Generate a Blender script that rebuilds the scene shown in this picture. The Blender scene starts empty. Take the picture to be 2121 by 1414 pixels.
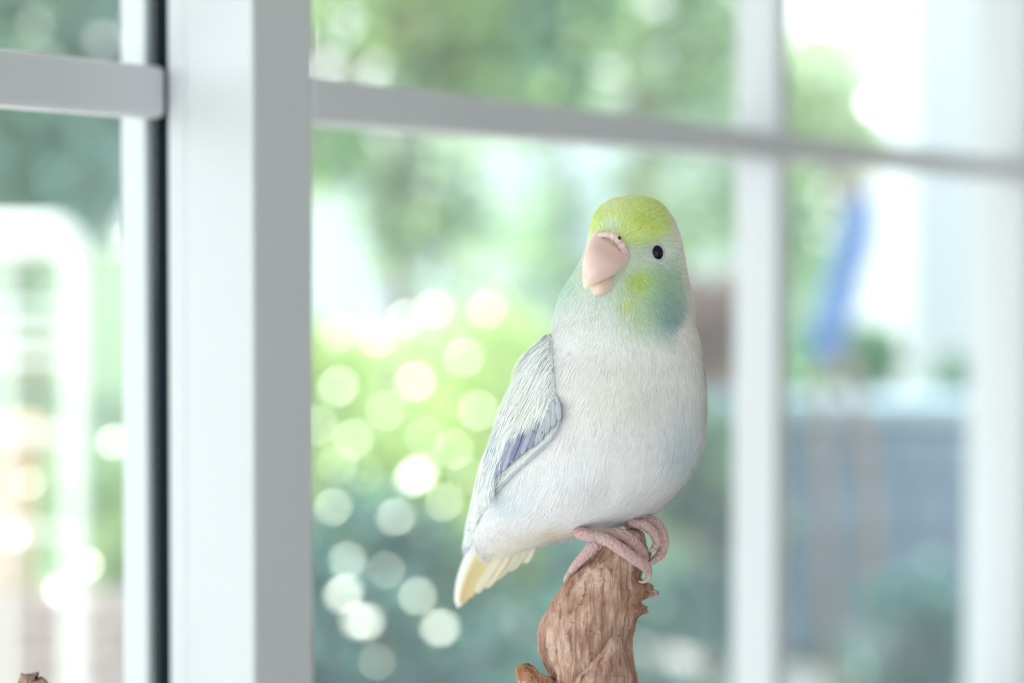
import bpy, bmesh, math, random
import numpy as np
from mathutils import Vector, Matrix, noise

random.seed(7)
rng = np.random.default_rng(7)
SC = bpy.context.scene
COL = SC.collection

# ------------------------------------------------------------------ camera
W, H = 2121.0, 1414.0
LENS, SENSOR = 50.0, 36.0
F = LENS / SENSOR * W
PITCH, ROLL = math.radians(1.5), math.radians(0.12)
YP = 511.0                                   # principal row (the photo is a crop)
CAM = Vector((0, 0, 1.45))
cam = bpy.data.cameras.new('camera')
cam_ob = bpy.data.objects.new('camera', cam)
COL.objects.link(cam_ob)
cam.lens, cam.sensor_width, cam.sensor_fit = LENS, SENSOR, 'HORIZONTAL'
cam.shift_y = -(H / 2 - YP) / W
cam.clip_start, cam.clip_end = 0.02, 200
RM = Matrix.Rotation(math.pi / 2 - PITCH, 3, 'X') @ Matrix.Rotation(ROLL, 3, 'Z')
cam_ob.matrix_world = Matrix.Translation(CAM) @ RM.to_4x4()
cam.dof.use_dof = True
cam.dof.focus_distance = 0.356
cam.dof.aperture_fstop = 4.4
cam.dof.aperture_blades = 0
SC.camera = cam_ob

# ------------------------------------------------------------------ sky, sun, exposure
world = bpy.data.worlds.new('sky')
SC.world = world
world.use_nodes = True
wn, wl = world.node_tree.nodes, world.node_tree.links
wn.clear()
wo = wn.new('ShaderNodeOutputWorld'); wb = wn.new('ShaderNodeBackground')
wt = wn.new('ShaderNodeTexCoord'); ws = wn.new('ShaderNodeSeparateXYZ'); wr = wn.new('ShaderNodeValToRGB')
wl.new(wt.outputs['Generated'], ws.inputs[0]); wl.new(ws.outputs['Z'], wr.inputs[0])
wr.color_ramp.elements[0].position = 0.0; wr.color_ramp.elements[0].color = (0.97, 0.99, 1.0, 1)
wr.color_ramp.elements[1].position = 0.9; wr.color_ramp.elements[1].color = (0.74, 0.88, 1.0, 1)
wl.new(wr.outputs[0], wb.inputs[0]); wb.inputs[1].default_value = 2.0
wl.new(wb.outputs[0], wo.inputs[0])
SUN_DIR = Vector((-0.42, 0.42, 0.80)).normalized()
sun = bpy.data.lights.new('sun_offscreen', 'SUN'); sun.energy = 6.0; sun.angle = math.radians(1.5); sun.color = (1.0, 0.96, 0.88)
sun_ob = bpy.data.objects.new('sun_offscreen', sun); COL.objects.link(sun_ob)
sun_ob.rotation_euler = SUN_DIR.to_track_quat('Z', 'Y').to_euler()
sun_ob.location = (-5, 5, 10)
vs = SC.view_settings
vs.view_transform = 'Standard'; vs.look = 'None'; vs.gamma = 1.0; vs.use_curve_mapping = False
vs.exposure = 0.70
SC.cycles.sample_clamp_indirect = 4.0

# ------------------------------------------------------------------ helpers
def s2l(c):
    return tuple((x / 255 / 12.92) if x / 255 <= 0.04045 else ((x / 255 + 0.055) / 1.055) ** 2.4 for x in c)

def px(x, y, D):
    """the point seen at pixel x, y at depth D along the view axis"""
    return CAM + RM @ Vector(((x - W / 2) / F * D, -(y - YP) / F * D, -D))

RMn = np.array(RM); CAMn = np.array(CAM)
def pxn(x, y, D):
    x = np.asarray(x, float); y = np.asarray(y, float); D = np.broadcast_to(np.asarray(D, float), x.shape)
    v = np.stack([(x - W / 2) / F * D, -(y - YP) / F * D, -D], -1)
    return v @ RMn.T + CAMn

def proj(P):
    v = (np.asarray(P) - CAMn) @ RMn
    D = -v[..., 2]
    return v[..., 0] / D * F + W / 2, YP - v[..., 1] / D * F, D

def mesh_obj(name, verts, faces, mat, parent=None, smooth=True, cols=None, colname='Col'):
    me = bpy.data.meshes.new(name)
    me.from_pydata([tuple(v) for v in verts], [], faces)
    if smooth:
        me.polygons.foreach_set('use_smooth', [True] * len(me.polygons))
    if cols is not None:
        a = me.color_attributes.new(colname, 'FLOAT_COLOR', 'POINT')
        c = np.ones((len(verts), 4), np.float32); c[:, :3] = cols
        a.data.foreach_set('color', c.ravel())
    me.update()
    ob = bpy.data.objects.new(name, me)
    COL.objects.link(ob)
    if mat: me.materials.append(mat)
    if parent:
        ob.parent = parent
        ob.matrix_parent_inverse = parent.matrix_world.inverted()
    return ob

def bm_obj(name, bm, mat, parent=None, smooth=False):
    me = bpy.data.meshes.new(name); bm.to_mesh(me); bm.free()
    if smooth: me.polygons.foreach_set('use_smooth', [True] * len(me.polygons))
    if mat: me.materials.append(mat)
    ob = bpy.data.objects.new(name, me); COL.objects.link(ob)
    if parent:
        ob.parent = parent; ob.matrix_parent_inverse = parent.matrix_world.inverted()
    return ob

def empty(name, loc, label=None, cat=None, group=None, kind=None):
    o = bpy.data.objects.new(name, None); COL.objects.link(o)
    o.location = loc; o.empty_display_size = 0.02
    o.matrix_world = Matrix.Translation(loc)
    tag(o, label, cat, group, kind)
    return o

def tag(o, label=None, cat=None, group=None, kind=None):
    if label: o['label'] = label
    if cat: o['category'] = cat
    if group: o['group'] = group
    if kind: o['kind'] = kind
    return o

def cr(arr, n):
    """Catmull-Rom resample of an array of stations to n rows"""
    a = np.asarray(arr, float); m = len(a)
    t = np.linspace(0, m - 1, n); i = np.clip(t.astype(int), 0, m - 2); f = (t - i)[:, None]
    g = lambda k: a[np.clip(k, 0, m - 1)]
    p0, p1, p2, p3 = g(i - 1), g(i), g(i + 1), g(i + 2)
    return 0.5 * (2 * p1 + (p2 - p0) * f + (2 * p0 - 5 * p1 + 4 * p2 - p3) * f ** 2 + (3 * p1 - p0 - 3 * p2 + p3) * f ** 3)

def grid_faces(n, m, wrap=True, cap=True):
    fs = []
    for i in range(n - 1):
        for j in range(m if wrap else m - 1):
            k = (j + 1) % m
            fs.append((i * m + j, i * m + k, (i + 1) * m + k, (i + 1) * m + j))
    if wrap and cap:
        fs.append(tuple(range(m - 1, -1, -1)))
        fs.append(tuple((n - 1) * m + j for j in range(m)))
    return fs

def tube_data(pts, radii, m=12, n=None, bump=0.0, bumps=0):
    """round tube through world points; returns verts, faces"""
    a = np.column_stack([np.asarray(pts, float), np.asarray(radii, float)])
    if n: a = cr(a, n)
    P, R = a[:, :3], np.maximum(a[:, 3], 1e-5)
    T = np.gradient(P, axis=0); T /= np.linalg.norm(T, axis=1)[:, None] + 1e-12
    up = np.array([0, 1, 0.01]) if abs(T[0][1]) < 0.8 else np.array([1, 0, 0.01])
    N = np.cross(T[0], up); N /= np.linalg.norm(N)
    V = []
    for i in range(len(P)):
        N = N - T[i] * N.dot(T[i]); N /= np.linalg.norm(N)
        B = np.cross(T[i], N)
        r = R[i]
        if bumps: r *= 1 + bump * math.sin(i / (len(P) - 1) * bumps * 2 * math.pi)
        for j in range(m):
            an = 2 * math.pi * j / m
            V.append(P[i] + r * (math.cos(an) * N + math.sin(an) * B))
    return V, grid_faces(len(P), m)

def join_data(parts):
    V, Fc = [], []
    for v, f in parts:
        o = len(V); V += list(v); Fc += [tuple(k + o for k in q) for q in f]
    return V, Fc

# ------------------------------------------------------------------ materials
def mat(name, rgb, rough=0.5, spec=0.4, noise_amt=0.0, noise_scale=20.0, bump=0.0, bump_scale=80.0, metallic=0.0, rgb2=None, sss=0.0):
    m = bpy.data.materials.new(name); m.use_nodes = True
    nt = m.node_tree; b = nt.nodes['Principled BSDF']
    b.inputs['Roughness'].default_value = rough
    b.inputs['Specular IOR Level'].default_value = spec
    b.inputs['Metallic'].default_value = metallic
    tc = nt.nodes.new('ShaderNodeTexCoord')
    nz = nt.nodes.new('ShaderNodeTexNoise'); nz.inputs['Scale'].default_value = noise_scale; nz.inputs['Detail'].default_value = 4
    nt.links.new(tc.outputs['Object'], nz.inputs['Vector'])
    mx = nt.nodes.new('ShaderNodeMix'); mx.data_type = 'RGBA'
    c1 = s2l(rgb); c2 = s2l(rgb2) if rgb2 else tuple(max(0, x * (1 - noise_amt)) for x in c1)
    mx.inputs[6].default_value = (*c1, 1); mx.inputs[7].default_value = (*c2, 1)
    nt.links.new(nz.outputs[0], mx.inputs[0]); nt.links.new(mx.outputs[2], b.inputs['Base Color'])
    if bump:
        n2 = nt.nodes.new('ShaderNodeTexNoise'); n2.inputs['Scale'].default_value = bump_scale; n2.inputs['Detail'].default_value = 5
        nt.links.new(tc.outputs['Object'], n2.inputs['Vector'])
        bp = nt.nodes.new('ShaderNodeBump'); bp.inputs['Strength'].default_value = bump; bp.inputs['Distance'].default_value = 0.01
        nt.links.new(n2.outputs[0], bp.inputs['Height']); nt.links.new(bp.outputs[0], b.inputs['Normal'])
    if sss:
        b.inputs['Subsurface Weight'].default_value = sss
        b.inputs['Subsurface Radius'].default_value = (0.004, 0.002, 0.0015)
        b.inputs['Subsurface Scale'].default_value = 1.0
    return m

def mat_attr(name, transl=0.3, gloss=0.0, rough=0.35, bump=0.0, bump_scale=300.0):
    """colour from the mesh's own colour layer, with light passing through"""
    m = bpy.data.materials.new(name); m.use_nodes = True
    nt = m.node_tree; nt.nodes.clear()
    out = nt.nodes.new('ShaderNodeOutputMaterial')
    at = nt.nodes.new('ShaderNodeAttribute'); at.attribute_name = 'Col'
    tc = nt.nodes.new('ShaderNodeTexCoord'); nz = nt.nodes.new('ShaderNodeTexNoise')
    nz.inputs['Scale'].default_value = bump_scale; nz.inputs['Detail'].default_value = 3
    nt.links.new(tc.outputs['Object'], nz.inputs['Vector'])
    mr = nt.nodes.new('ShaderNodeMapRange'); mr.inputs[3].default_value = 0.93; mr.inputs[4].default_value = 1.05
    nt.links.new(nz.outputs[0], mr.inputs[0])
    ml = nt.nodes.new('ShaderNodeVectorMath'); ml.operation = 'SCALE'
    nt.links.new(at.outputs['Color'], ml.inputs[0]); nt.links.new(mr.outputs[0], ml.inputs['Scale'])
    d = nt.nodes.new('ShaderNodeBsdfDiffuse'); t = nt.nodes.new('ShaderNodeBsdfTranslucent'); mx = nt.nodes.new('ShaderNodeMixShader')
    nt.links.new(ml.outputs[0], d.inputs[0]); nt.links.new(ml.outputs[0], t.inputs[0])
    mx.inputs[0].default_value = transl
    nt.links.new(d.outputs[0], mx.inputs[1]); nt.links.new(t.outputs[0], mx.inputs[2])
    last = mx
    if gloss:
        g = nt.nodes.new('ShaderNodeBsdfGlossy'); g.inputs['Roughness'].default_value = rough
        m2 = nt.nodes.new('ShaderNodeMixShader'); m2.inputs[0].default_value = gloss
        nt.links.new(mx.outputs[0], m2.inputs[1]); nt.links.new(g.outputs[0], m2.inputs[2]); last = m2
    if bump:
        bp = nt.nodes.new('ShaderNodeBump'); bp.inputs['Strength'].default_value = bump; bp.inputs['Distance'].default_value = 0.0006
        nt.links.new(nz.outputs[0], bp.inputs['Height']); nt.links.new(bp.outputs[0], d.inputs['Normal'])
    nt.links.new(last.outputs[0], out.inputs[0])
    return m

M_FRAME = mat('white_painted_frame', (205, 207, 213), rough=0.45, spec=0.35, noise_amt=0.03, noise_scale=6)
M_GASKET = mat('dark_gasket', (14, 24, 32), rough=0.9, spec=0.1, noise_amt=0.1)
M_WALL = mat('white_wall_paint', (238, 238, 235), rough=0.9, spec=0.1, noise_amt=0.04, noise_scale=3, bump=0.05)
M_CEIL = mat('white_ceiling_paint', (242, 242, 240), rough=0.95, spec=0.1, noise_amt=0.03)
M_FLOOR = mat('pale_oak', (215, 196, 170), rough=0.5, noise_amt=0.25, noise_scale=4)
M_RENDER = mat('house_render', (236, 236, 232), rough=0.95, spec=0.1, noise_amt=0.08, noise_scale=2, bump=0.2)

M_GLASS = bpy.data.materials.new('window_glass'); M_GLASS.use_nodes = True
_n = M_GLASS.node_tree; _n.nodes.clear()
_o = _n.nodes.new('ShaderNodeOutputMaterial'); _t = _n.nodes.new('ShaderNodeBsdfTransparent'); _d = _n.nodes.new('ShaderNodeBsdfTranslucent')
_m = _n.nodes.new('ShaderNodeMixShader'); _g = _n.nodes.new('ShaderNodeBsdfGlossy'); _m2 = _n.nodes.new('ShaderNodeMixShader')
_nz = _n.nodes.new('ShaderNodeTexNoise'); _nz.inputs['Scale'].default_value = 5
_tc = _n.nodes.new('ShaderNodeTexCoord'); _n.links.new(_tc.outputs['Object'], _nz.inputs['Vector'])
_mr = _n.nodes.new('ShaderNodeMapRange'); _mr.inputs[3].default_value = 0.028; _mr.inputs[4].default_value = 0.045
_n.links.new(_nz.outputs[0], _mr.inputs[0]); _n.links.new(_mr.outputs[0], _m.inputs[0])
_t.inputs[0].default_value = (0.97, 0.99, 0.985, 1); _d.inputs[0].default_value = (0.85, 0.93, 1, 1)
_g.inputs['Roughness'].default_value = 0.02; _m2.inputs[0].default_value = 0.03
_n.links.new(_t.outputs[0], _m.inputs[1]); _n.links.new(_d.outputs[0], _m.inputs[2])
_n.links.new(_m.outputs[0], _m2.inputs[1]); _n.links.new(_g.outputs[0], _m2.inputs[2]); _n.links.new(_m2.outputs[0], _o.inputs[0])

# ------------------------------------------------------------------ the room (window wall runs away to the right)
TH = math.radians(32.7)
DV = Vector((math.sin(TH), math.cos(TH), 0)); NV = Vector((math.cos(TH), -math.sin(TH), 0))
W0 = Vector((-0.0627, 0.45, 0))
def wp(s, t, z):                              # s along the window wall, t outwards, z height
    return W0 + DV * s - NV * t + Vector((0, 0, z))

def wbox(name, s0, s1, t0, t1, z0, z1, m, parent=None, bev=0.0, seg=2):
    bm = bmesh.new()
    vs_ = [bm.verts.new(wp(s, t, z)) for s in (s0, s1) for t in (t0, t1) for z in (z0, z1)]
    for q in ((0, 1, 3, 2), (4, 6, 7, 5), (0, 4, 5, 1), (2, 3, 7, 6), (0, 2, 6, 4), (1, 5, 7, 3)):
        bm.faces.new([vs_[k] for k in q])
    bmesh.ops.recalc_face_normals(bm, faces=bm.faces)
    if bev:
        bmesh.ops.bevel(bm, geom=bm.edges[:], offset=bev, segments=seg, affect='EDGES', profile=0.5)
    return bm_obj(name, bm, m, parent, smooth=False)

def multi_wbox(name, boxes, m, parent=None):
    bm = bmesh.new()
    for s0, s1, t0, t1, z0, z1 in boxes:
        vs_ = [bm.verts.new(wp(s, t, z)) for s in (s0, s1) for t in (t0, t1) for z in (z0, z1)]
        for q in ((0, 1, 3, 2), (4, 6, 7, 5), (0, 4, 5, 1), (2, 3, 7, 6), (0, 2, 6, 4), (1, 5, 7, 3)):
            bm.faces.new([vs_[k] for k in q])
    bmesh.ops.recalc_face_normals(bm, faces=bm.faces)
    return bm_obj(name, bm, m, parent)

SA, SB, RD, CH = -1.5, 2.3, 2.6, 2.45         # room extents
ZS, ZT = 0.95, 2.08                            # sill and head of the window
WL, WR = -0.95, 0.99                           # window opening along the wall
st = lambda o: tag(o, kind='structure')
st(wbox('floor', SA - .15, SB + .15, -RD - .15, 0.052, -0.12, 0.0, M_FLOOR))
st(wbox('ceiling', SA - .15, SB + .15, -RD - .15, 0.052, CH, CH + 0.12, M_CEIL))
st(multi_wbox('wall_window', [(SA - .15, WL, -.05, 0.052, 0, CH), (WR, SB + .15, -.05, 0.052, 0, CH), (WL, WR, -.05, 0.052, 0, ZS), (WL, WR, -.05, 0.052, ZT, CH)], M_WALL))
st(wbox('wall_back', SA - .15, SB + .15, -RD - .15, -RD, 0, CH, M_WALL))
st(wbox('wall_right', SB, SB + .15, -RD, 0, 0, CH, M_WALL))
# wall behind the photographer; unseen garden door added to light the bird's front
st(multi_wbox('wall_left', [(SA - .15, SA, -RD, -2.25, 0, CH), (SA - .15, SA, -0.15, 0, 0, CH), (SA - .15, SA, -2.25, -0.15, 2.2, CH)], M_WALL))
dr = empty('door_1', wp(SA - .075, -1.2, 0), kind='structure')
for t0, t1 in ((-2.25, -2.18), (-1.235, -1.165), (-0.22, -0.15)):
    wbox('door_stile', SA - .11, SA - .04, t0, t1, 0.06, 2.14, M_FRAME, dr)
for z0, z1 in ((0.0, 0.06), (2.14, 2.2)):
    wbox('door_rail', SA - .11, SA - .04, -2.25, -0.15, z0, z1, M_FRAME, dr)
for t0, t1 in ((-2.18, -1.235), (-1.165, -0.22)):
    wbox('door_pane', SA - .078, SA - .072, t0, t1, 0.06, 2.14, M_GLASS, dr)
st(wbox('eave', SA - 1.2, SB + .8, 0.052, 1.40, 2.30, 2.40, M_RENDER))  # unseen overhang added, made deep to keep the sun off bird and window
st(wbox('trim_1', WL - .1, WR + .1, -0.34, -0.05, ZS - 0.035, ZS, M_FRAME, bev=0.006))      # deep window board
st(wbox('trim_2', WL - .08, WR + .08, -0.062, -0.05, ZT, ZT + 0.07, M_FRAME, bev=0.003))

CZ = CAM.z
B0, B1 = CZ + 0.0281, CZ + 0.0419              # horizontal muntin heights
BARS = [(B0, B1)] 
zb, zt_ = ZS + 0.03, ZT - 0.03
# post between the two sashes, stepped like the photo's profile
post = empty('trim_3', wp(-0.014, 0.03, ZS), kind='structure')
wbox('post_face', -0.0276, 0.0, 0.0, 0.0288, ZS, ZT, M_FRAME, post, bev=0.0012)
wbox('post_stop', -0.0272, -0.002, 0.0288, 0.0302, ZS, ZT, M_GASKET if False else M_FRAME, post)
wbox('post_bead', -0.0264, -0.002, 0.0302, 0.0376, ZS, ZT, M_FRAME, post, bev=0.0012)
wbox('post_outer_frame', -0.0276, -0.002, 0.0462, 0.0574, ZS, ZT, M_FRAME, post, bev=0.001)
wbox('gasket', -0.0255, -0.002, 0.0376, 0.0462, ZS, ZT, M_GASKET, post)

# right sash
w1 = empty('window_1', wp(0.48, 0.02, ZS), kind='structure')
MU0, MU1, RE = 0.3826, 0.400, 0.965
TD = 0.0255
wbox('stile', RE, WR, 0.0, 0.052, ZS, ZT, M_FRAME, w1, bev=0.001)
wbox('bottom_rail', 0.0, RE, 0.0, 0.05, ZS, zb, M_FRAME, w1, bev=0.001)
wbox('top_rail', 0.0, RE, 0.0, 0.05, zt_, ZT, M_FRAME, w1, bev=0.001)
zc = [zb, (B0, B1), zt_]
for s0, s1 in ((0.0, MU0), (MU1, RE)):
    wbox('muntin', s0, s1, 0.0, TD, B0, B1, M_FRAME, w1, bev=0.0014, seg=3)
wbox('muntin', MU0, MU1, 0.0, TD, B0, B1, M_FRAME, w1)
for z0, z1 in ((zb, B0), (B1, zt_)):
    wbox('muntin', MU0, MU1, 0.0, TD, z0, z1, M_FRAME, w1, bev=0.0014, seg=3)
    for s0, s1 in ((0.0, MU0), (MU1, RE)):
        wbox('pane', s0, s1, 0.0235, 0.0255, z0, z1, M_GLASS, w1)
# left sash
w2 = empty('window_2', wp(-0.48, 0.04, ZS), kind='structure')
L0 = -0.0276
LM0, LM1 = -0.475, -0.457
wbox('stile', WL, WL + 0.03, 0.0, 0.055, ZS, ZT, M_FRAME, w2, bev=0.001)
wbox('bottom_rail', WL + .03, L0, 0.0, 0.05, ZS, zb, M_FRAME, w2, bev=0.001)
wbox('top_rail', WL + .03, L0, 0.0, 0.05, zt_, ZT, M_FRAME, w2, bev=0.001)
b0, b1 = CZ + 0.0283, CZ + 0.0446
for s0, s1 in ((WL + .03, LM0), (LM1, L0 + 0.0008)):
    wbox('muntin', s0, s1, 0.037, 0.047, b0, b1, M_FRAME, w2, bev=0.0022, seg=2)
wbox('muntin', LM0, LM1, 0.037, 0.047, b0, b1, M_FRAME, w2)
for z0, z1 in ((zb, b0), (b1, zt_)):
    wbox('muntin', LM0, LM1, 0.037, 0.047, z0, z1, M_FRAME, w2, bev=0.0022)
    for s0, s1 in ((WL + .03, LM0), (LM1, L0)):
        wbox('pane', s0, s1, 0.041, 0.043, z0, z1, M_GLASS, w2)

# ------------------------------------------------------------------ the bird
D0 = 0.370
S = F / D0                                      # pixels per metre at the bird
bird = empty('parrotlet', px(1250, 1120, D0), 'small white parrotlet with lime green face perched on driftwood', 'bird')

# body: stations of left and right outline, half depth and centre depth (in photo pixels)
ST = np.array([
    # lx    ly    rx    ry    hd   dp
    (1300, 408, 1328, 408,   8,   4),
    (1262, 417, 1362, 420,  52,   2),
    (1234, 442, 1389, 450,  80,   0),
    (1222, 480, 1405, 488,  96,  -2),
    (1212, 520, 1414, 530, 104,  -4),
    (1192, 560, 1422, 573, 108,  -4),
    (1166, 605, 1431, 618, 112,  -2),
    (1152, 650, 1436, 664, 118,   0),
    (1138, 697, 1447, 706, 130,   2),
    (1096, 752, 1458, 765, 148,   4),
    (1060, 830, 1463, 840, 165,   6),
    (1028, 905, 1455, 922, 174,   8),
    (1008, 975, 1424, 990, 168,  12),
    (997, 1035, 1362, 1056, 146,  20),
    (990, 1072, 1284, 1090, 118,  34),
    (984, 1098, 1204, 1108,  88,  52),
    (985, 1118, 1140, 1124,  60,  70),
    (990, 1136, 1092, 1138,  36,  84),
    (1000, 1150, 1060, 1150, 16,  96)], float)
NS, NA = 190, 128
stn = cr(ST, NS)
an = np.linspace(0, 2 * math.pi, NA, endpoint=False)
ca, sa = np.cos(an), np.sin(an)
cx = (stn[:, 0] + stn[:, 2]) / 2; cy = (stn[:, 1] + stn[:, 3]) / 2
hx = (stn[:, 2] - stn[:, 0]) / 2; hy = (stn[:, 3] - stn[:, 1]) / 2
gx = cx[:, None] + hx[:, None] * ca; gy = cy[:, None] + hy[:, None] * ca
gd = (stn[:, 5][:, None] - stn[:, 4][:, None] * sa)          # sin > 0 faces the camera
front = np.clip(sa, 0, 1)[None, :]
def gauss(x0, y0, sx, sy): return np.exp(-((gx - x0) / sx) ** 2 - ((gy - y0) / sy) ** 2)
# cheeks, brow, throat, breast and thigh modelling
gd -= front * (10 * gauss(1365, 610, 55, 50) + 8 * gauss(1195, 620, 35, 45) - 7 * gauss(1362, 522, 26, 20)
               + 8 * gauss(1290, 455, 60, 30) - 4 * gauss(1290, 705, 140, 40) + 10 * gauss(1300, 830, 110, 80)
               + 8 * gauss(1180, 1020, 80, 50) + 6 * gauss(1340, 1010, 60, 40) - 6 * gauss(1270, 1000, 25, 60))
for k in range(40):                                        # soft clumps of breast feathers
    x0, y0 = rng.uniform(1080, 1440), rng.uniform(700, 1090)
    gd -= front * rng.uniform(-2.2, 2.2) * np.exp(-((gx - x0) / rng.uniform(14, 40)) ** 2 - ((gy - y0) / rng.uniform(25, 60)) ** 2)
BP = pxn(gx, gy, D0 + gd / S)                              # (NS, NA, 3)
dT = np.gradient(BP, axis=0)
dA = (np.roll(BP, -1, 1) - np.roll(BP, 1, 1)) / 2
BN = np.cross(dA, dT); BN /= np.linalg.norm(BN, axis=2)[..., None] + 1e-15
_c = BP.mean(1, keepdims=True)
if ((BP - _c) * BN).sum(2).mean() < 0: BN = -BN
TT = dT / (np.linalg.norm(dT, axis=2)[..., None] + 1e-15)

def G(x, y, x0, y0, sx, sy): return np.exp(-((x - x0) / sx) ** 2 - ((y - y0) / sy) ** 2)
def sm(e0, e1, v):
    t = np.clip((v - e0) / (e1 - e0), 0, 1); return t * t * (3 - 2 * t)
def C3(c): return np.array(s2l(c))
def plumage(x, y):
    x = np.asarray(x, float); y = np.asarray(y, float)
    c = np.ones(x.shape + (3,)) * C3((251, 247, 250))
    def lay(col, a):
        nonlocal c
        a = np.clip(a, 0, 1)[..., None]; c = c * (1 - a) + C3(col) * a
    # breast and belly tints
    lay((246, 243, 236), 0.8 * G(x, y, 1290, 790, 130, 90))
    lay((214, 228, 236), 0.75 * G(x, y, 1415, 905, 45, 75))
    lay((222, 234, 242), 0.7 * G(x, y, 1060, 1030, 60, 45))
    lay((250, 236, 214), 0.6 * G(x, y, 1160, 1105, 70, 22))
    lay((250, 243, 222), 0.7 * G(x, y, 1060, 1140, 60, 25))
    # face mask
    face = (1 - sm(0.62, 1.10, np.sqrt(((x - 1300) / 130) ** 2 + ((y - 575) / 138) ** 2)))
    lay((222, 236, 222), 0.9 * face * (1 - 0.75 * sm(600, 680, y)))
    lay((208, 236, 222), 0.9 * G(x, y, 1176, 585, 30, 62))
    lay((206, 232, 170), 0.6 * G(x, y, 1192, 540, 14, 30))
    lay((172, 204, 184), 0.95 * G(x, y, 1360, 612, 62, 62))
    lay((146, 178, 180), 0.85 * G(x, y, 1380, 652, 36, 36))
    lay((204, 222, 186), 0.7 * G(x, y, 1322, 652, 34, 36))
    lay((176, 206, 180), 0.7 * G(x, y, 1350, 570, 45, 22))
    lay((196, 218, 122), 0.95 * G(x, y, 1316, 576, 28, 28))
    lay((214, 222, 146), 0.8 * G(x, y, 1298, 620, 14, 18))
    lay((240, 240, 238), 0.9 * G(x, y, 1212, 652, 38, 42))
    # crown
    crown = (1 - sm(0.78, 1.08, np.sqrt(((x - 1296) / 100) ** 2 + ((y - 448) / 70) ** 2)))
    lay((230, 243, 168), crown)
    lay((238, 248, 198), 0.85 * G(x, y, 1256, 428, 36, 22))
    lay((220, 234, 128), 0.9 * G(x, y, 1326, 466, 34, 26))
    lay((222, 240, 150), 0.8 * G(x, y, 1236, 458, 16, 24))
    lay((226, 240, 220), 0.95 * G(x, y, 1264, 474, 16, 12))
    lay((190, 214, 162), 0.6 * G(x, y, 1330, 508, 28, 14))
    lay((210, 222, 204), 0.7 * G(x, y, 1318, 530, 18, 16))
    # nape and back of the head stay white
    e_ = np.interp(y, [405, 440, 480, 550, 620, 660, 690], [1352, 1372, 1388, 1402, 1416, 1408, 1385])
    edge = sm(e_ - 9, e_ + 7, x) * (1 - sm(700, 740, y))
    lay((250, 244, 240), 0.92 * edge)
    lay((248, 236, 212), 0.55 * G(x, y, 1384, 492, 10, 24))
    return c

M_PLUME = mat_attr('plumage', transl=0.16, bump=0.25, bump_scale=500)
M_FEATHER = mat_attr('feather_vane', transl=0.22, bump=0.5, bump_scale=900)
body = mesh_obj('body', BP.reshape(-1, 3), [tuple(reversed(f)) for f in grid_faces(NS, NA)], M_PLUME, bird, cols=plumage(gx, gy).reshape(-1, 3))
bm = bmesh.new(); bm.from_mesh(body.data); bmesh.ops.recalc_face_normals(bm, faces=bm.faces); bm.to_mesh(body.data); bm.free()

# lookup of the front surface under a pixel
fm = (sa > 0)
FX, FY = gx[:, fm].ravel(), gy[:, fm].ravel(); FD = (D0 + gd[:, fm] / S).ravel(); FN = BN[:, fm].reshape(-1, 3)
def surf(x, y):
    k = int(np.argmin((FX - x) ** 2 + (FY - y) ** 2))
    return FD[k], FN[k]
def on_body(x, y, h=0.0):
    d, n = surf(x, y); p = np.array(px(x, y, d)); return p + n * h, n

def in_poly(x, y, poly):
    x = np.asarray(x); y = np.asarray(y); r = np.zeros(x.shape, bool); n = len(poly)
    for i in range(n):
        (x1, y1), (x2, y2) = poly[i], poly[(i + 1) % n]
        c = ((y1 > y) != (y2 > y)) & (x < (x2 - x1) * (y - y1) / (y2 - y1 + 1e-9) + x1); r ^= c
    return r

WING_IN = [(1142, 698), (1146, 740), (1150, 790), (1158, 838), (1166, 868), (1150, 905), (1108, 945), (1064, 985), (1030, 1020), (1002, 1062), (984, 1098)]
WING_OUT = [(1138, 694), (1094, 750), (1070, 800), (1050, 845), (1034, 890), (1020, 930), (1006, 975), (998, 1010), (990, 1040), (984, 1070), (976, 1100)]
WPOLY = WING_IN + WING_OUT[::-1]
BEAKP = [(1228, 494), (1248, 486), (1278, 492), (1296, 520), (1300, 544), (1268, 568), (1250, 600), (1232, 604), (1218, 586), (1212, 540)]

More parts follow.
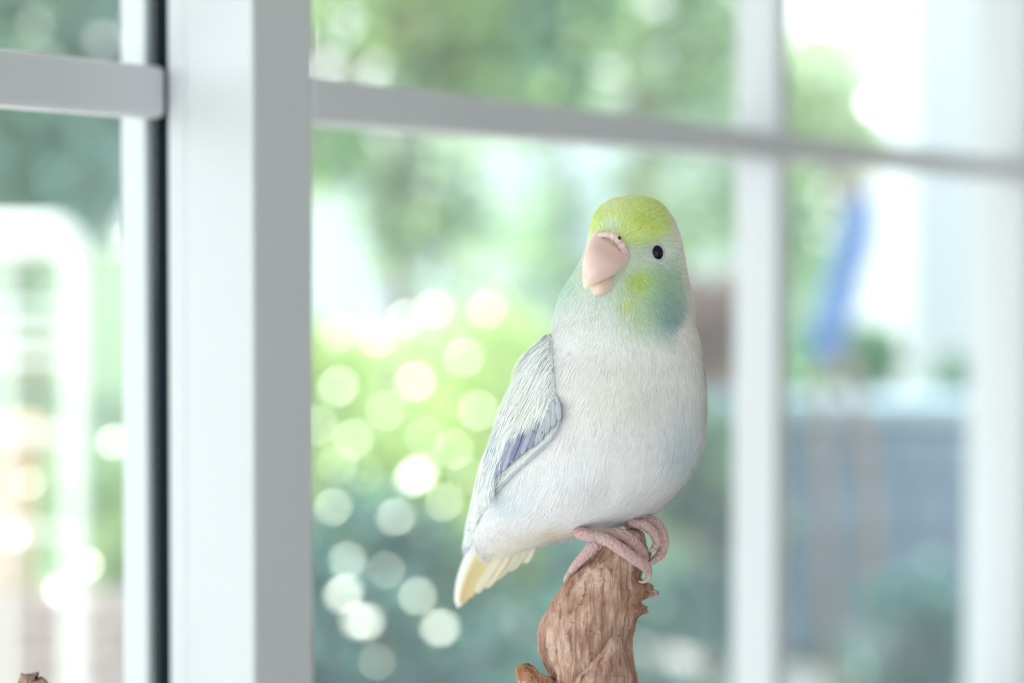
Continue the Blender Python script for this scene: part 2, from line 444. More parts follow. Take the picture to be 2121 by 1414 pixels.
def blades(name, P, N, T, L, Wd, lift, cols, parent, mt, jit_n=0.12):
    """thousands of small feather tips lying along T on a surface with normal N"""
    n = len(P)
    T = T - N * (T * N).sum(1)[:, None]; T /= np.linalg.norm(T, axis=1)[:, None] + 1e-12
    Bv = np.cross(N, T)
    L = L[:, None]; Wd = Wd[:, None]; lf = lift[:, None]
    p0 = P - N * 0.0003
    p1 = P + T * L * 0.5 + N * lf * L * 0.8
    p2 = P + T * L + N * lf * L
    V = np.stack([p0 - Bv * Wd * .5, p0 + Bv * Wd * .5, p1 + Bv * Wd * .5, p1 - Bv * Wd * .5, p2], 1).reshape(-1, 3)
    me = bpy.data.meshes.new(name)
    me.vertices.add(5 * n); me.vertices.foreach_set('co', V.astype(np.float32).ravel())
    b = (np.arange(n) * 5)[:, None]
    loops = np.concatenate([b + np.array([0, 3, 2, 1]), b + np.array([3, 4, 2])], 1)
    me.loops.add(7 * n); me.loops.foreach_set('vertex_index', loops.astype(np.int32).ravel())
    me.polygons.add(2 * n)
    stt = (np.arange(n) * 7)[:, None] + np.array([0, 4])
    me.polygons.foreach_set('loop_start', stt.astype(np.int32).ravel())
    me.polygons.foreach_set('use_smooth', np.ones(2 * n, bool))
    me.update(calc_edges=True); me.validate()
    a = me.color_attributes.new('Col', 'FLOAT_COLOR', 'POINT')
    c = np.ones((n, 5, 4), np.float32); c[:, :, :3] = cols[:, None, :]
    a.data.foreach_set('color', c.ravel())
    nn = np.repeat(N + jit_n * rng.normal(size=N.shape), 5, 0); nn /= np.linalg.norm(nn, axis=1)[:, None]
    me.normals_split_custom_set_from_vertices(nn.tolist())
    me.materials.append(mt)
    ob = bpy.data.objects.new(name, me); COL.objects.link(ob)
    ob.parent = parent; ob.matrix_parent_inverse = parent.matrix_world.inverted()
    ob['kind'] = 'stuff'
    return ob

# sample the body by area, denser on the head
area = np.linalg.norm(np.cross(dA, dT), axis=2)
wgt = area * (1 + 3.2 * (1 - sm(650, 760, gy))) * np.where(sa[None, :] > -0.45, 1.0, 0.35)
pr = (wgt / wgt.sum()).ravel()
NB = 170000
idx = rng.choice(len(pr), NB, p=pr)
ii, jj = idx // NA, idx % NA
fi = ii + rng.uniform(-.5, .5, NB); fj = jj + rng.uniform(-.5, .5, NB)
def samp(A):
    i0 = np.clip(np.floor(fi).astype(int), 0, NS - 2); u = np.clip(fi - i0, 0, 1)
    j0 = np.floor(fj).astype(int); v = fj - j0; j1 = (j0 + 1) % NA; j0 = j0 % NA
    if A.ndim == 3: u = u[:, None]; v = v[:, None]
    return (A[i0, j0] * (1 - u) * (1 - v) + A[i0 + 1, j0] * u * (1 - v) + A[i0, j1] * (1 - u) * v + A[i0 + 1, j1] * u * v)
P_, N_, T_ = samp(BP), samp(BN), samp(TT); X_, Y_ = samp(gx), samp(gy); FS = np.sin(2 * math.pi * fj / NA)
N_ /= np.linalg.norm(N_, axis=1)[:, None]
beak_c = np.array(px(1262, 528, D0 - 0.012))
rad = P_ - beak_c; rad /= np.linalg.norm(rad, axis=1)[:, None]
bl = sm(600, 760, Y_)[:, None]
T_ = rad * (1 - bl) + T_ * bl
swirl = np.array([noise.noise(Vector((x * .012, y * .012, 3))) for x, y in zip(X_, Y_)])
T_ = T_ + np.cross(N_, T_) * (swirl * 0.55 + rng.normal(size=NB) * 0.16)[:, None]
rb = np.hypot(X_ - 1262, Y_ - 528)
hb_ = sm(650, 760, Y_ + rng.normal(size=NB) * 18)
Ln = ((0.0012 + 0.000014 * np.clip(rb, 0, 180)) * (1 - hb_) + 0.0044 * hb_) * rng.uniform(.7, 1.25, NB)
Wn = (0.00014 + 0.0001 * hb_) * rng.uniform(.7, 1.3, NB)
lf = (0.08 - 0.035 * hb_) * rng.uniform(.3, 1.4, NB)
keep = ~(in_poly(X_, Y_, BEAKP) & (FS > 0)) & ~((np.hypot((X_ - 1361) / 1.15, Y_ - 523) < 17) & (FS > 0)) & ~(in_poly(X_, Y_, WPOLY) & (FS > -.2))
keep &= Y_ < 1142
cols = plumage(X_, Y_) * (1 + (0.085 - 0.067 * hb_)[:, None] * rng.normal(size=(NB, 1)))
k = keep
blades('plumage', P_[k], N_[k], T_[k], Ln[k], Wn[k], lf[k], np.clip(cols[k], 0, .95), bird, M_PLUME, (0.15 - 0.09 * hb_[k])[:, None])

# loose fluff along the lower edge of belly and vent
FR = cr([(1400, 1015), (1360, 1056), (1284, 1090), (1204, 1108), (1140, 1122), (1095, 1134)], 400)
nf_ = 2600; q_ = FR[rng.integers(60, 400, nf_)] + rng.normal(size=(nf_, 2)) * (5, 6) - (0, 6)
fp, fn = zip(*[on_body(x, y) for x, y in q_]); fp = np.array(fp); fn = np.array(fn)
ftd = np.array([-0.45, 0.0, -0.9]) + rng.normal(size=(nf_, 3)) * .25
blades('belly_fluff', fp, fn, ftd, rng.uniform(.0015, .004, nf_), rng.uniform(.00012, .00026, nf_), rng.uniform(-.05, .12, nf_), plumage(q_[:, 0], q_[:, 1]), bird, M_PLUME)

# folded wing: a shell over the flank with feathers laid on it
NU, NVV = 26, 60
wi, wo_ = cr(WING_IN, NVV), cr(WING_OUT, NVV)
WV = []; WNn = []; WXY = []
for v in range(NVV):
    for u in range(NU):
        f = u / (NU - 1)
        q = wo_[v] * (1 - f) + wi[v] * f
        d, n = surf(*q)
        h = 0.0010 * min(1, (1 - f) * 5 + 0.25) * min(1, v / 6) + 0.0004 * math.sin(f * math.pi)
        u_ = (q[0] - 1142) * -0.62 + (q[1] - 712) * 0.78; v_ = (q[0] - 1142) * 0.78 + (q[1] - 712) * 0.62
        fold = 1 - float(sm(90, 150, u_))
        h += fold * min(1, v / 6) * (0.0007 * math.exp(-((v_ + 16) / 10) ** 2) - 0.0006 * math.exp(-(v_ / 5) ** 2))
        p = np.array(px(q[0], q[1], d)) + n * h
        WV.append(p); WNn.append(n); WXY.append(q)
WXY = np.array(WXY)
def wing_col(x, y):
    c = np.ones(x.shape + (3,)) * C3((248, 249, 249))
    def lay(col, a):
        nonlocal c
        a = np.clip(a, 0, 1)[..., None]; c = c * (1 - a) + C3(col) * a
    lay((244, 244, 238), 0.8 * G(x, y, 1110, 840, 26, 50))
    lay((226, 231, 238), 0.6 * G(x, y, 1040, 930, 18, 60))
    return c
wing = mesh_obj('wing', WV, grid_faces(NVV, NU, wrap=False), M_FEATHER, bird, cols=wing_col(WXY[:, 0], WXY[:, 1]))
md = wing.modifiers.new('thickness', 'SOLIDIFY'); md.thickness = 0.0004; md.offset = -1

def feather(name, path, w, cols_, parent, h0=0.0012, h1=0.0012, dp=None, cup=0.15, tipround=0.75, free_from=None, n=14, edge=None):
    """one vane with a central shaft ridge: path = pixels from root to tip"""
    pts = cr(path, n); V = []; Cc = []
    ws_ = []
    P3 = []; N3 = []
    for i in range(n):
        t = i / (n - 1)
        x, y = pts[i]
        d, nn = surf(x, y)
        if dp is not None:
            d = D0 + (dp[0] * (1 - t) + dp[1] * t); nn = np.array((RM @ Vector((-0.25, 0.15, 1))).normalized())
        P3.append(np.array(px(x, y, d)) + nn * (h0 * (1 - t) + h1 * t)); N3.append(nn)
    P3 = np.array(P3); T3 = np.gradient(P3, axis=0); T3 /= np.linalg.norm(T3, axis=1)[:, None]
    cc = np.array(cols_); cc = cc if cc.ndim == 2 else np.stack([cc, cc])
    for i in range(n):
        t = i / (n - 1)
        prof = min(1.0, 0.55 + 1.2 * t) * (1 - max(0, (t - tipround) / (1 - tipround)) ** 2.2) ** 0.5 if t < 1 else 0.02
        wv = w / S * prof
        B = np.cross(N3[i], T3[i]); B /= np.linalg.norm(B)
        for e in (-1, -.6, 0, .6, 1):
            V.append(P3[i] + B * wv * e - N3[i] * cup * wv * e * e + N3[i] * (0.00012 if e == 0 else 0))
            c = cc[0] * (1 - t) + cc[1] * t
            if edge is not None and abs(e) == 1: c = np.array(edge)
            elif e == 0: c = c * 0.93
            Cc.append(c)
    ob = mesh_obj(name, V, grid_faces(n, 5, wrap=False), M_FEATHER, parent, cols=np.array(Cc))
    s_ = ob.modifiers.new('thickness', 'SOLIDIFY'); s_.thickness = 0.00015
    return ob

cW, cG, cP = C3((240, 243, 245)), C3((205, 213, 224)), C3((146, 148, 184))
cPd, cCr = C3((112, 116, 146)), C3((240, 234, 216))
# long flight feathers reaching past the rump
fl = [
    ([(1120, 905), (1060, 975), (1010, 1045), (968, 1122)], 13, (cG, cW), (.0010, .018)),
    ([(1095, 915), (1040, 985), (998, 1055), (962, 1138)], 13, (cG, cW), (.0014, .020)),
    ([(1070, 915), (1025, 985), (990, 1060), (960, 1150)], 13, (cW, cG), (.0018, .022)),
    ([(1052, 900), (1016, 970), (988, 1045), (966, 1120)], 13, (cG, cW), (.0022, .020)),
    ([(1040, 880), (1010, 950), (992, 1020), (976, 1085)], 13, (cW, cW), (.002, .014)),
]
for q, w, c, hh in fl:
    d0, _ = surf(*q[0]); 
    feather('flight_feather', q, w, c, wing, dp=(d0 - D0 - .0012, hh[1] * .8), h0=0, h1=0, edge=C3((246, 247, 248)))
# violet coverts showing through, grey ones along the bend, a narrow under edge
for a in range(9):
    f = a / 8
    r0 = np.array((1130, 862)) * (1 - f) + np.array((1074, 902)) * f; t1 = np.array((1106, 930)) * (1 - f) + np.array((1043, 988)) * f
    cv = (C3((170, 173, 198)), C3((152, 156, 186)), C3((190, 195, 212)), C3((160, 164, 190)))[a % 4]
    feather('violet_covert', [r0, (r0 * 2 + t1) / 3 + (1, 1), (r0 + 2 * t1) / 3 + (1, 0), t1], 6.2, (cv * .5 + cG * .5 if a > 6 else cv, cv), wing, h0=.0020 + .00008 * a, h1=.0025 + .00008 * a, edge=cv * 0.86, cup=.3, tipround=.6)
for a in range(5):
    f = a / 4
    r0 = np.array((1158, 822)) * (1 - f) + np.array((1134, 862)) * f; t1 = np.array((1166, 876)) * (1 - f) + np.array((1112, 928)) * f
    feather('grey_covert', [r0, (r0 + t1) / 2 + (2, 0), t1], 6.5, (C3((214, 220, 228)), C3((196, 200, 206))), wing, h0=.0018, h1=.0024 - .00005 * a, n=9, edge=C3((140, 150, 170)), cup=.3, tipround=.6)
feather('under_edge', [(1170, 866), (1150, 904), (1106, 946), (1062, 987), (1026, 1024)], 2.2, (C3((196, 202, 212)), C3((206, 210, 214))), wing, h0=.0012, h1=.0012, n=20, cup=.1)
# rows of pale coverts
row = 0
for (y0, y1, off) in ((715, 760, 0), (750, 800, .3), (790, 845, 0), (830, 890, .35)):
    t0 = (y0 - 694) / (1100 - 694)
    a0 = cr(WING_IN, 101)[int(t0 * 100 * 0.72)]; b0_ = cr(WING_OUT, 101)[int(t0 * 100)]
    nf = 4 + row // 2
    for q in range(nf):
        f = min(1, (q + .5 + off) / nf * .92)
        if row >= 3 and f > .5: continue
        x0 = b0_[0] * (1 - f) + a0[0] * f; yy0 = b0_[1] * (1 - f) + a0[1] * f
        x1, yy1 = x0 - 16 - 10 * f - row * 3, yy0 + (y1 - y0) * 1.15
        c0 = wing_col(np.array(x0), np.array(yy0)); c1 = wing_col(np.array(x1), np.array(yy1))
        feather('covert_feather', [(x0, yy0), ((x0 + x1) / 2 + 4, (yy0 + yy1) / 2), (x1, yy1)], 14 + row, (c0, c1 * 0.97), wing,
                h0=.0010, h1=.0019, n=9, cup=.25, tipround=.45, edge=C3((246, 248, 250)))
    row += 1
# soft barbs over the wing
wa = np.array(WV); wnn = np.array(WNn); kk = rng.choice(len(wa), 24000); kk = kk[(WXY[kk, 1] < 1010) & (kk % NU > 1)]
tdir = np.array(px(1030, 1000, D0)) - np.array(px(1110, 800, D0)); tdir /= np.linalg.norm(tdir)
jit = rng.uniform(-5, 5, (len(kk), 2))
PW = wa[kk] + np.stack([jit[:, 0] / S, np.zeros(len(kk)), jit[:, 1] / S], 1)
kp = in_poly(WXY[kk, 0] + jit[:, 0], WXY[kk, 1] - jit[:, 1], WPOLY) & ~in_poly(WXY[kk, 0], WXY[kk, 1], [(1172, 835), (1140, 850), (1080, 895), (1035, 1000), (1020, 1040), (1060, 1010), (1180, 890)])
blades('wing_down', PW[kp] + wnn[kk][kp] * .0009, wnn[kk][kp], np.repeat(tdir[None], kp.sum(), 0) + rng.normal(size=(kp.sum(), 3)) * .12, rng.uniform(.003, .006, kp.sum()),
       rng.uniform(.00014, .00026, kp.sum()), rng.uniform(.02, .08, kp.sum()), wing_col(WXY[kk][kp, 0], WXY[kk][kp, 1]), wing, M_PLUME)

# far wing, folded on the other flank
FW_IN = [(1440, 705), (1452, 760), (1455, 830), (1445, 905), (1410, 980), (1340, 1040), (1200, 1090)]
V2 = []; C2 = []
for v in range(30):
    a_ = cr(FW_IN, 30)[v]; t = v / 29
    for u in range(10):
        f = u / 9
        x = a_[0] - f * (60 + 60 * t); y = a_[1] - f * 10
        dpt = (0.004 + 0.016 * math.sin(f * 1.4) + 0.010 * t)
        V2.append(px(x + 2 * math.sin(t * 3.14), y, D0 + dpt)); C2.append(cW)
fw = mesh_obj('wing', V2, grid_faces(30, 10, wrap=False), M_FEATHER, bird, cols=np.array(C2))
fw.modifiers.new('thickness', 'SOLIDIFY').thickness = 0.001

# tail
tail = [
    ([(1020, 1085), (985, 1140), (962, 1195), (948, 1258)], 17, (cW, C3((250, 248, 240))), (.016, .030), C3((250, 250, 248))),
    ([(1030, 1090), (1000, 1145), (975, 1195), (955, 1250)], 17, (C3((230, 214, 168)), C3((220, 198, 150))), (.0145, .0285), C3((250, 248, 240))),
    ([(1042, 1095), (1015, 1145), (990, 1190), (966, 1240)], 17, (C3((232, 218, 174)), C3((228, 210, 166))), (.0135, .027), None),
    ([(1056, 1100), (1032, 1145), (1006, 1186), (980, 1228)], 17, (cCr, C3((240, 230, 204))), (.0125, .0255), C3((250, 246, 232))),
    ([(1070, 1105), (1048, 1145), (1024, 1182), (1000, 1216)], 17, (cCr, C3((242, 230, 198))), (.012, .024), None),
    ([(1084, 1108), (1064, 1140), (1042, 1170), (1020, 1198)], 17, (cCr, C3((244, 234, 206))), (.0115, .0225), C3((250, 248, 238))),
    ([(1098, 1108), (1082, 1134), (1066, 1158), (1048, 1180)], 16, (cCr, C3((246, 238, 214))), (.011, .021), None),
    ([(1110, 1106), (1100, 1126), (1092, 1146), (1084, 1164)], 13, (cCr, C3((247, 242, 224))), (.0105, .018), None),
]
for q, w, c, dd, e in tail:
    feather('tail_feather', q, w, c, bird, dp=dd, h0=0, h1=0, cup=.2, tipround=.62, edge=e)

# beak
def horn(name, rows, m, parent, perp=(0.83, 0.55), nr=40, na=28, flat=1.0):
    a = cr(rows, nr); V = []
    for i in range(nr):
        x, y, dp, w, h = a[i]; w = max(w, .15); h = max(h, .0001)
        for j in range(na):
            t = 2 * math.pi * j / na
            cw = math.cos(t); ch = math.sin(t)
            ch = math.copysign(abs(ch) ** 0.9, ch)
            V.append(px(x + perp[0] * w * cw, y + perp[1] * w * cw, D0 + dp - h * ch))
    ob = mesh_obj(name, V, grid_faces(nr, na), m, parent)
    bm = bmesh.new(); bm.from_mesh(ob.data); bmesh.ops.recalc_face_normals(bm, faces=bm.faces); bm.to_mesh(ob.data); bm.free()
    return ob
M_BEAK = mat('pink_horn', (240, 214, 206), rough=0.30, spec=0.6, rgb2=(226, 188, 182), noise_scale=90, sss=0.35, bump=0.03, bump_scale=600)
_nt = M_BEAK.node_tree                          # the tip is pale yellow horn
_tc = [n for n in _nt.nodes if n.type == 'TEX_COORD'][0]; _mx = [n for n in _nt.nodes if n.type == 'MIX'][0]; _bs = _nt.nodes['Principled BSDF']
_geo = _nt.nodes.new('ShaderNodeNewGeometry'); _vm = _nt.nodes.new('ShaderNodeVectorMath'); _vm.operation = 'DISTANCE'
_vm.inputs[1].default_value = px(1222, 600, D0 - .017); _nt.links.new(_geo.outputs['Position'], _vm.inputs[0])
_mr = _nt.nodes.new('ShaderNodeMapRange'); _mr.inputs[1].default_value = 0.0022; _mr.inputs[2].default_value = 0.0052; _mr.inputs[3].default_value = 1; _mr.inputs[4].default_value = 0
_nt.links.new(_vm.outputs['Value'], _mr.inputs[0])
_m3 = _nt.nodes.new('ShaderNodeMix'); _m3.data_type = 'RGBA'; _m3.inputs[7].default_value = (*s2l((246, 230, 196)), 1)
_nt.links.new(_mr.outputs[0], _m3.inputs[0]); _nt.links.new(_mx.outputs[2], _m3.inputs[6]); _nt.links.new(_m3.outputs[2], _bs.inputs['Base Color'])
M_JAW = mat('pale_pink_horn', (238, 212, 200), rough=0.45, spec=0.4, noise_amt=.08, noise_scale=200, sss=0.3)
M_CERE = mat('cere_skin', (234, 210, 206), rough=0.5, spec=0.4, rgb2=(216, 186, 184), noise_scale=500, bump=0.3, bump_scale=900, sss=0.2)
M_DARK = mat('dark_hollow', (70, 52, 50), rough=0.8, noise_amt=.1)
horn('upper_beak', [(1281, 495, -.0066, 36, .0030), (1273, 505, -.0104, 47, .0044), (1264, 517, -.0128, 48, .0048), (1252, 534, -.0158, 44, .0054), (1239, 551, -.0176, 36, .0050), (1227, 567, -.0184, 25, .0042),
                    (1218, 582, -.0180, 14, .0028), (1213, 593, -.0174, 6, .0014), (1212, 599, -.0170, 0.5, .0003)], M_BEAK, bird)
horn('lower_beak', [(1276, 552, -.0060, 26, .0040), (1260, 568, -.0098, 29, .0044), (1247, 584, -.0128, 26, .0042), (1239, 597, -.0142, 19, .0034), (1234, 606, -.0142, 11, .0022), (1231, 612, -.0136, 1.5, .0004)], M_JAW, bird)
cp = [(1224, 497, -.0085), (1238, 485, -.0118), (1256, 481, -.0138), (1274, 486, -.0146), (1288, 501, -.0142), (1297, 520, -.0130), (1303, 540, -.0108)]
V, Fc = tube_data([px(x - 1, y + 5, D0 + d - .0018) for x, y, d in cp], np.array([3, 5, 6, 8, 8, 7, 3]) / S, 12, 60, 0.10, 9)
mesh_obj('cere', V, Fc, M_CERE, bird)
def blob(name, c, r, m, parent, axes=None, seg=24):
    bm = bmesh.new(); bmesh.ops.create_uvsphere(bm, u_segments=seg, v_segments=seg // 2, radius=1)
    A = axes if axes is not None else Matrix.Identity(3)
    for v in bm.verts: v.co = Vector(c) + A @ Vector((v.co.x * r[0], v.co.y * r[1], v.co.z * r[2]))
    return bm_obj(name, bm, m, parent, smooth=True)
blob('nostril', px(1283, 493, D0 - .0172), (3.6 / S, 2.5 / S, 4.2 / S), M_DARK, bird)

# eye with its bare ring
M_EYE = mat('black_eye', (9, 8, 10), rough=0.08, spec=0.25, noise_amt=0.2)
M_RING = mat('grey_eyelid', (196, 190, 204), rough=0.6, spec=0.25, rgb2=(168, 162, 178), noise_scale=900, sss=0.15)
d_e, n_e = surf(1361, 523)
ne = Vector(n_e) * 0.75 + Vector((0, -1, 0)) * 0.25; ne.normalize()
ax = ne.to_track_quat('Z', 'Y').to_matrix()
pe = px(1361, 523, d_e)
eye = blob('eye', pe - ne * 0.0007, (14.5 / S, 17.5 / S, 16 / S), M_EYE, bird, ax, 32)
# lid: a soft ring drawn out towards the beak
V = []; na, nr = 48, 10
for i in range(nr):
    t = 2 * math.pi * i / nr
    for j in range(na):
        a_ = 2 * math.pi * j / na
        ext = 1 + 0.55 * max(0, -math.cos(a_ - 0.35)) ** 4
        rr = 15.6 + (3.0 + (9 * (ext - 1) if math.cos(t) > 0 else 0)) * math.cos(t)
        q = Vector((rr * math.cos(a_) * 0.92, rr * math.sin(a_) * 1.06, 2.6 * math.sin(t) + 2.5)) / S
        V.append(pe + ax @ q)
fs = [(i * na + j, i * na + (j + 1) % na, ((i + 1) % nr) * na + (j + 1) % na, ((i + 1) % nr) * na + j) for i in range(nr) for j in range(na)]
lid = mesh_obj('eyelid', V, fs, M_RING, eye)
blob('eye_skin', pe - ne * .0001, (18 / S, 19 / S, 3 / S), M_RING, eye, ax)

# feet
M_FOOT = mat('pink_foot_skin', (242, 208, 206), rough=0.55, spec=0.35, rgb2=(224, 172, 174), noise_scale=350, bump=0.7, bump_scale=1100, sss=0.25)
M_CLAW = mat('pale_claw', (206, 184, 180), rough=0.4, spec=0.4, rgb2=(180, 150, 148), noise_scale=300)
feet = [
    (px(1225, 1110, D0 - .011), [
        ([(1188, 1092, -.002), (1205, 1104, -.009), (1232, 1112, -.0125), (1256, 1116, -.0130)], (12, 14, 14, 11), None),
        ([(1246, 1116, -.0125), (1226, 1135, -.0130), (1205, 1156, -.0112), (1188, 1176, -.0075), (1178, 1190, -.003)], (13, 13.5, 11, 9, 6), [(1179, 1188, -.0035), (1171, 1199, 0.000), (1168, 1206, .003)]),
        ([(1226, 1110, -.0125), (1256, 1118, -.0145), (1288, 1138, -.0152), (1316, 1158, -.0146), (1336, 1172, -.0132), (1344, 1186, -.0115)], (13, 13.5, 13, 12.5, 12, 8), [(1344, 1183, -.0115), (1343, 1198, -.0105), (1331, 1205, -.0105), (1322, 1203, -.0105)]),
        ([(1250, 1104, -.0095), (1284, 1105, -.0105), (1310, 1120, -.0103), (1330, 1143, -.0090), (1338, 1158, -.0075)], (11, 12, 12, 11, 7), None)]),
    (px(1330, 1085, D0 - .004), [
        ([(1296, 1084, .000), (1326, 1078, -.003), (1352, 1082, -.0035), (1368, 1098, -.0035), (1374, 1122, -.0035), (1369, 1146, -.0045), (1354, 1160, -.006)], (11, 13, 14, 13, 12, 11, 8), [(1357, 1158, -.0058), (1346, 1166, -.0066), (1338, 1164, -.0070)]),
        ([(1306, 1082, -.005), (1334, 1088, -.0075), (1354, 1104, -.0080), (1361, 1122, -.0078), (1354, 1136, -.0078)], (10, 11, 11, 10, 7), [(1356, 1133, -.0078), (1348, 1140, -.0080), (1341, 1138, -.0080)])]),
]
for loc, toes in feet:
    parts = [tube_data([px(x, y, D0 + d) for x, y, d in pts], np.array(r) * .93 / S, 14, 44, 0.05, len(pts) * 2.6) for pts, r, cl in toes]
    V, Fc = join_data(parts)
    ft = mesh_obj('foot', V, Fc, M_FOOT, bird)
    for pts, r, cl in toes:
        if cl:
            v, f = tube_data([px(x, y, D0 + d) for x, y, d in cl], np.linspace(7.0, 1.2, len(cl)) / S, 10, 16)
            mesh_obj('claw', v, f, M_CLAW, ft)

# ------------------------------------------------------------------ driftwood perch
M_WOOD = bpy.data.materials.new('driftwood'); M_WOOD.use_nodes = True
nt = M_WOOD.node_tree; b = nt.nodes['Principled BSDF']; b.inputs['Roughness'].default_value = 0.8; b.inputs['Specular IOR Level'].default_value = 0.2
tc = nt.nodes.new('ShaderNodeTexCoord'); mp = nt.nodes.new('ShaderNodeMapping'); mp.inputs['Scale'].default_value = (600, 600, 70); mp.inputs['Rotation'].default_value = (0, 0.3, 0)
nz = nt.nodes.new('ShaderNodeTexNoise'); nz.inputs['Scale'].default_value = 1; nz.inputs['Detail'].default_value = 6; nz.inputs['Distortion'].default_value = 0.6
nt.links.new(tc.outputs['Object'], mp.inputs[0]); nt.links.new(mp.outputs[0], nz.inputs['Vector'])
n2 = nt.nodes.new('ShaderNodeTexNoise'); n2.inputs['Scale'].default_value = 110; n2.inputs['Detail'].default_value = 5; nt.links.new(tc.outputs['Object'], n2.inputs['Vector'])
cr1 = nt.nodes.new('ShaderNodeValToRGB'); e = cr1.color_ramp
e.elements[0].position = 0.28; e.elements[0].color = (*s2l((130, 100, 88)), 1)
e.elements[1].position = 0.72; e.elements[1].color = (*s2l((222, 196, 184)), 1)
x_ = e.elements.new(0.5); x_.color = (*s2l((194, 160, 144)), 1)
cr2 = nt.nodes.new('ShaderNodeValToRGB'); e = cr2.color_ramp
e.elements[0].position = 0.35; e.elements[0].color = (0.62, 0.50, 0.44, 1); e.elements[1].position = 0.62; e.elements[1].color = (1, 1, 1, 1)
x_ = e.elements.new(0.8); x_.color = (1.0, 0.93, 0.90, 1)
mm = nt.nodes.new('ShaderNodeMix'); mm.data_type = 'RGBA'; mm.blend_type = 'MULTIPLY'; mm.inputs[0].default_value = 1
nt.links.new(nz.outputs[0], cr1.inputs[0]); nt.links.new(n2.outputs[0], cr2.inputs[0])
nt.links.new(cr1.outputs[0], mm.inputs[6]); nt.links.new(cr2.outputs[0], mm.inputs[7])
at = nt.nodes.new('ShaderNodeAttribute'); at.attribute_name = 'Col'
m5 = nt.nodes.new('ShaderNodeMix'); m5.data_type = 'RGBA'; m5.blend_type = 'MULTIPLY'; m5.inputs[0].default_value = 1
nt.links.new(mm.outputs[2], m5.inputs[6]); nt.links.new(at.outputs['Color'], m5.inputs[7]); nt.links.new(m5.outputs[2], b.inputs['Base Color'])
ad = nt.nodes.new('ShaderNodeMath'); ad.operation = 'ADD'; nt.links.new(nz.outputs[0], ad.inputs[0]); nt.links.new(n2.outputs[0], ad.inputs[1])
bp = nt.nodes.new('ShaderNodeBump'); bp.inputs['Strength'].default_value = 1.0; bp.inputs['Distance'].default_value = 0.0009
nt.links.new(ad.outputs[0], bp.inputs['Height']); nt.links.new(bp.outputs[0], b.inputs['Normal'])

perch = empty('driftwood_perch', px(1230, 4300, D0), 'weathered brown driftwood branch perch with pointed spur under the bird', 'perch')
perch.location.z = ZS; perch.matrix_world = Matrix.Translation(perch.location)

def wood(name, rows, nr, na, amp, parent, seed, knobs=(), tint=(1, 1, 1)):
    """rows: lx, ly, rx, ry, half depth px, centre depth px"""
    a = cr(rows, nr); V = []; Cc = []
    for i in range(nr):
        lx, ly, rx, ry, hd, dp = a[i]
        for j in range(na):
            t = 2 * math.pi * j / na; c, s = math.cos(t), math.sin(t)
            x = (lx + rx) / 2 + (rx - lx) / 2 * c; y = (ly + ry) / 2 + (ry - ly) / 2 * c; d = dp - hd * s
            # ridges along the grain and lumps
            k1 = noise.fractal(Vector((c * 1.6 + seed, s * 1.6, y * 0.006)), 1.0, 2.0, 4)
            k2 = noise.fractal(Vector((c * 7 + seed, s * 7, y * 0.010 + x * 0.004)), 0.8, 2.0, 3)
            k3 = noise.fractal(Vector((x * 0.045 + seed, y * 0.045, d * 0.045)), 0.7, 2.2, 4)
            k4 = abs(noise.noise(Vector((c * 4 + seed, s * 4, y * 0.012))))
            r = 1 + amp * (0.07 * k1 + 0.024 * k2 + 0.020 * k3 - 0.05 * max(0, 0.10 - k4) * 10 * 0.6)
            ox = oy = 0
            for (kx, ky, kr, kh) in knobs:
                g = math.exp(-((y - ky) / kr) ** 2) * max(0, c) ** 4
                ox += kh * min(1, g * 1.5) * (1 + 0.7 * k3)
            mxx, myy = (lx + rx) / 2, (ly + ry) / 2
            X, Y, Dd = mxx + (x - mxx) * r + ox, myy + (y - myy) * r + oy, dp + (d - dp) * r
            V.append(px(X, Y, D0 + Dd / S))
            dk = 1.0
            cc = np.array(tint, float)
            gp = float(sm(0.0, 0.5, k3)) * 0.4           # silvery weathering in blotches
            cc = cc * (1 - gp) + np.array([1.08, 1.10, 1.16]) * gp * cc.mean() / 0.95
            Cc.append(cc)
    ob = mesh_obj(name, V, grid_faces(nr, na), M_WOOD, parent, cols=np.array(Cc))
    bm = bmesh.new(); bm.from_mesh(ob.data); bmesh.ops.recalc_face_normals(bm, faces=bm.faces); bm.to_mesh(ob.data); bm.free()
    return ob
TR = [(1270, 1100, 1312, 1092, 16, -30), (1246, 1120, 1334, 1106, 46, -32), (1214, 1157, 1334, 1148, 64, -34), (1183, 1193, 1320, 1195, 76, -34), (1152, 1232, 1320, 1240, 86, -32),
      (1126, 1275, 1316, 1285, 92, -30), (1114, 1315, 1309, 1325, 95, -28), (1119, 1355, 1311, 1365, 95, -26), (1136, 1392, 1317, 1400, 95, -24), (1150, 1430, 1325, 1440, 96, -22)]
trunk = wood('trunk', TR, 190, 128, 1.0, perch, 1.0, knobs=((1350, 1222, 17, 25), (1330, 1262, 10, 17), (1335, 1160, 22, 10)))
wood('lower_trunk', [(1146, 1424, 1322, 1434, 90, -22), (1150, 1700, 1330, 1700, 95, 0), (1120, 2300, 1330, 2300, 105, 10), (1130, 3200, 1370, 3200, 120, 20), (1080, 4100, 1420, 4100, 170, 20), (1000, 4425, 1500, 4425, 250, 20)], 90, 48, 1.0, perch, 5.0)
spur = wood('spur', [(1278, 1313, 1284, 1314, 4, -150), (1263, 1324, 1290, 1335, 16, -152), (1250, 1345, 1296, 1354, 26, -154), (1230, 1368, 1303, 1377, 36, -152), (1208, 1392, 1310, 1398, 46, -146), (1192, 1412, 1318, 1416, 54, -138), (1160, 1500, 1330, 1500, 62, -100), (1180, 1640, 1300, 1640, 50, -40)],
            110, 72, 1.6, perch, 9.0, tint=(0.84, 0.82, 0.83))
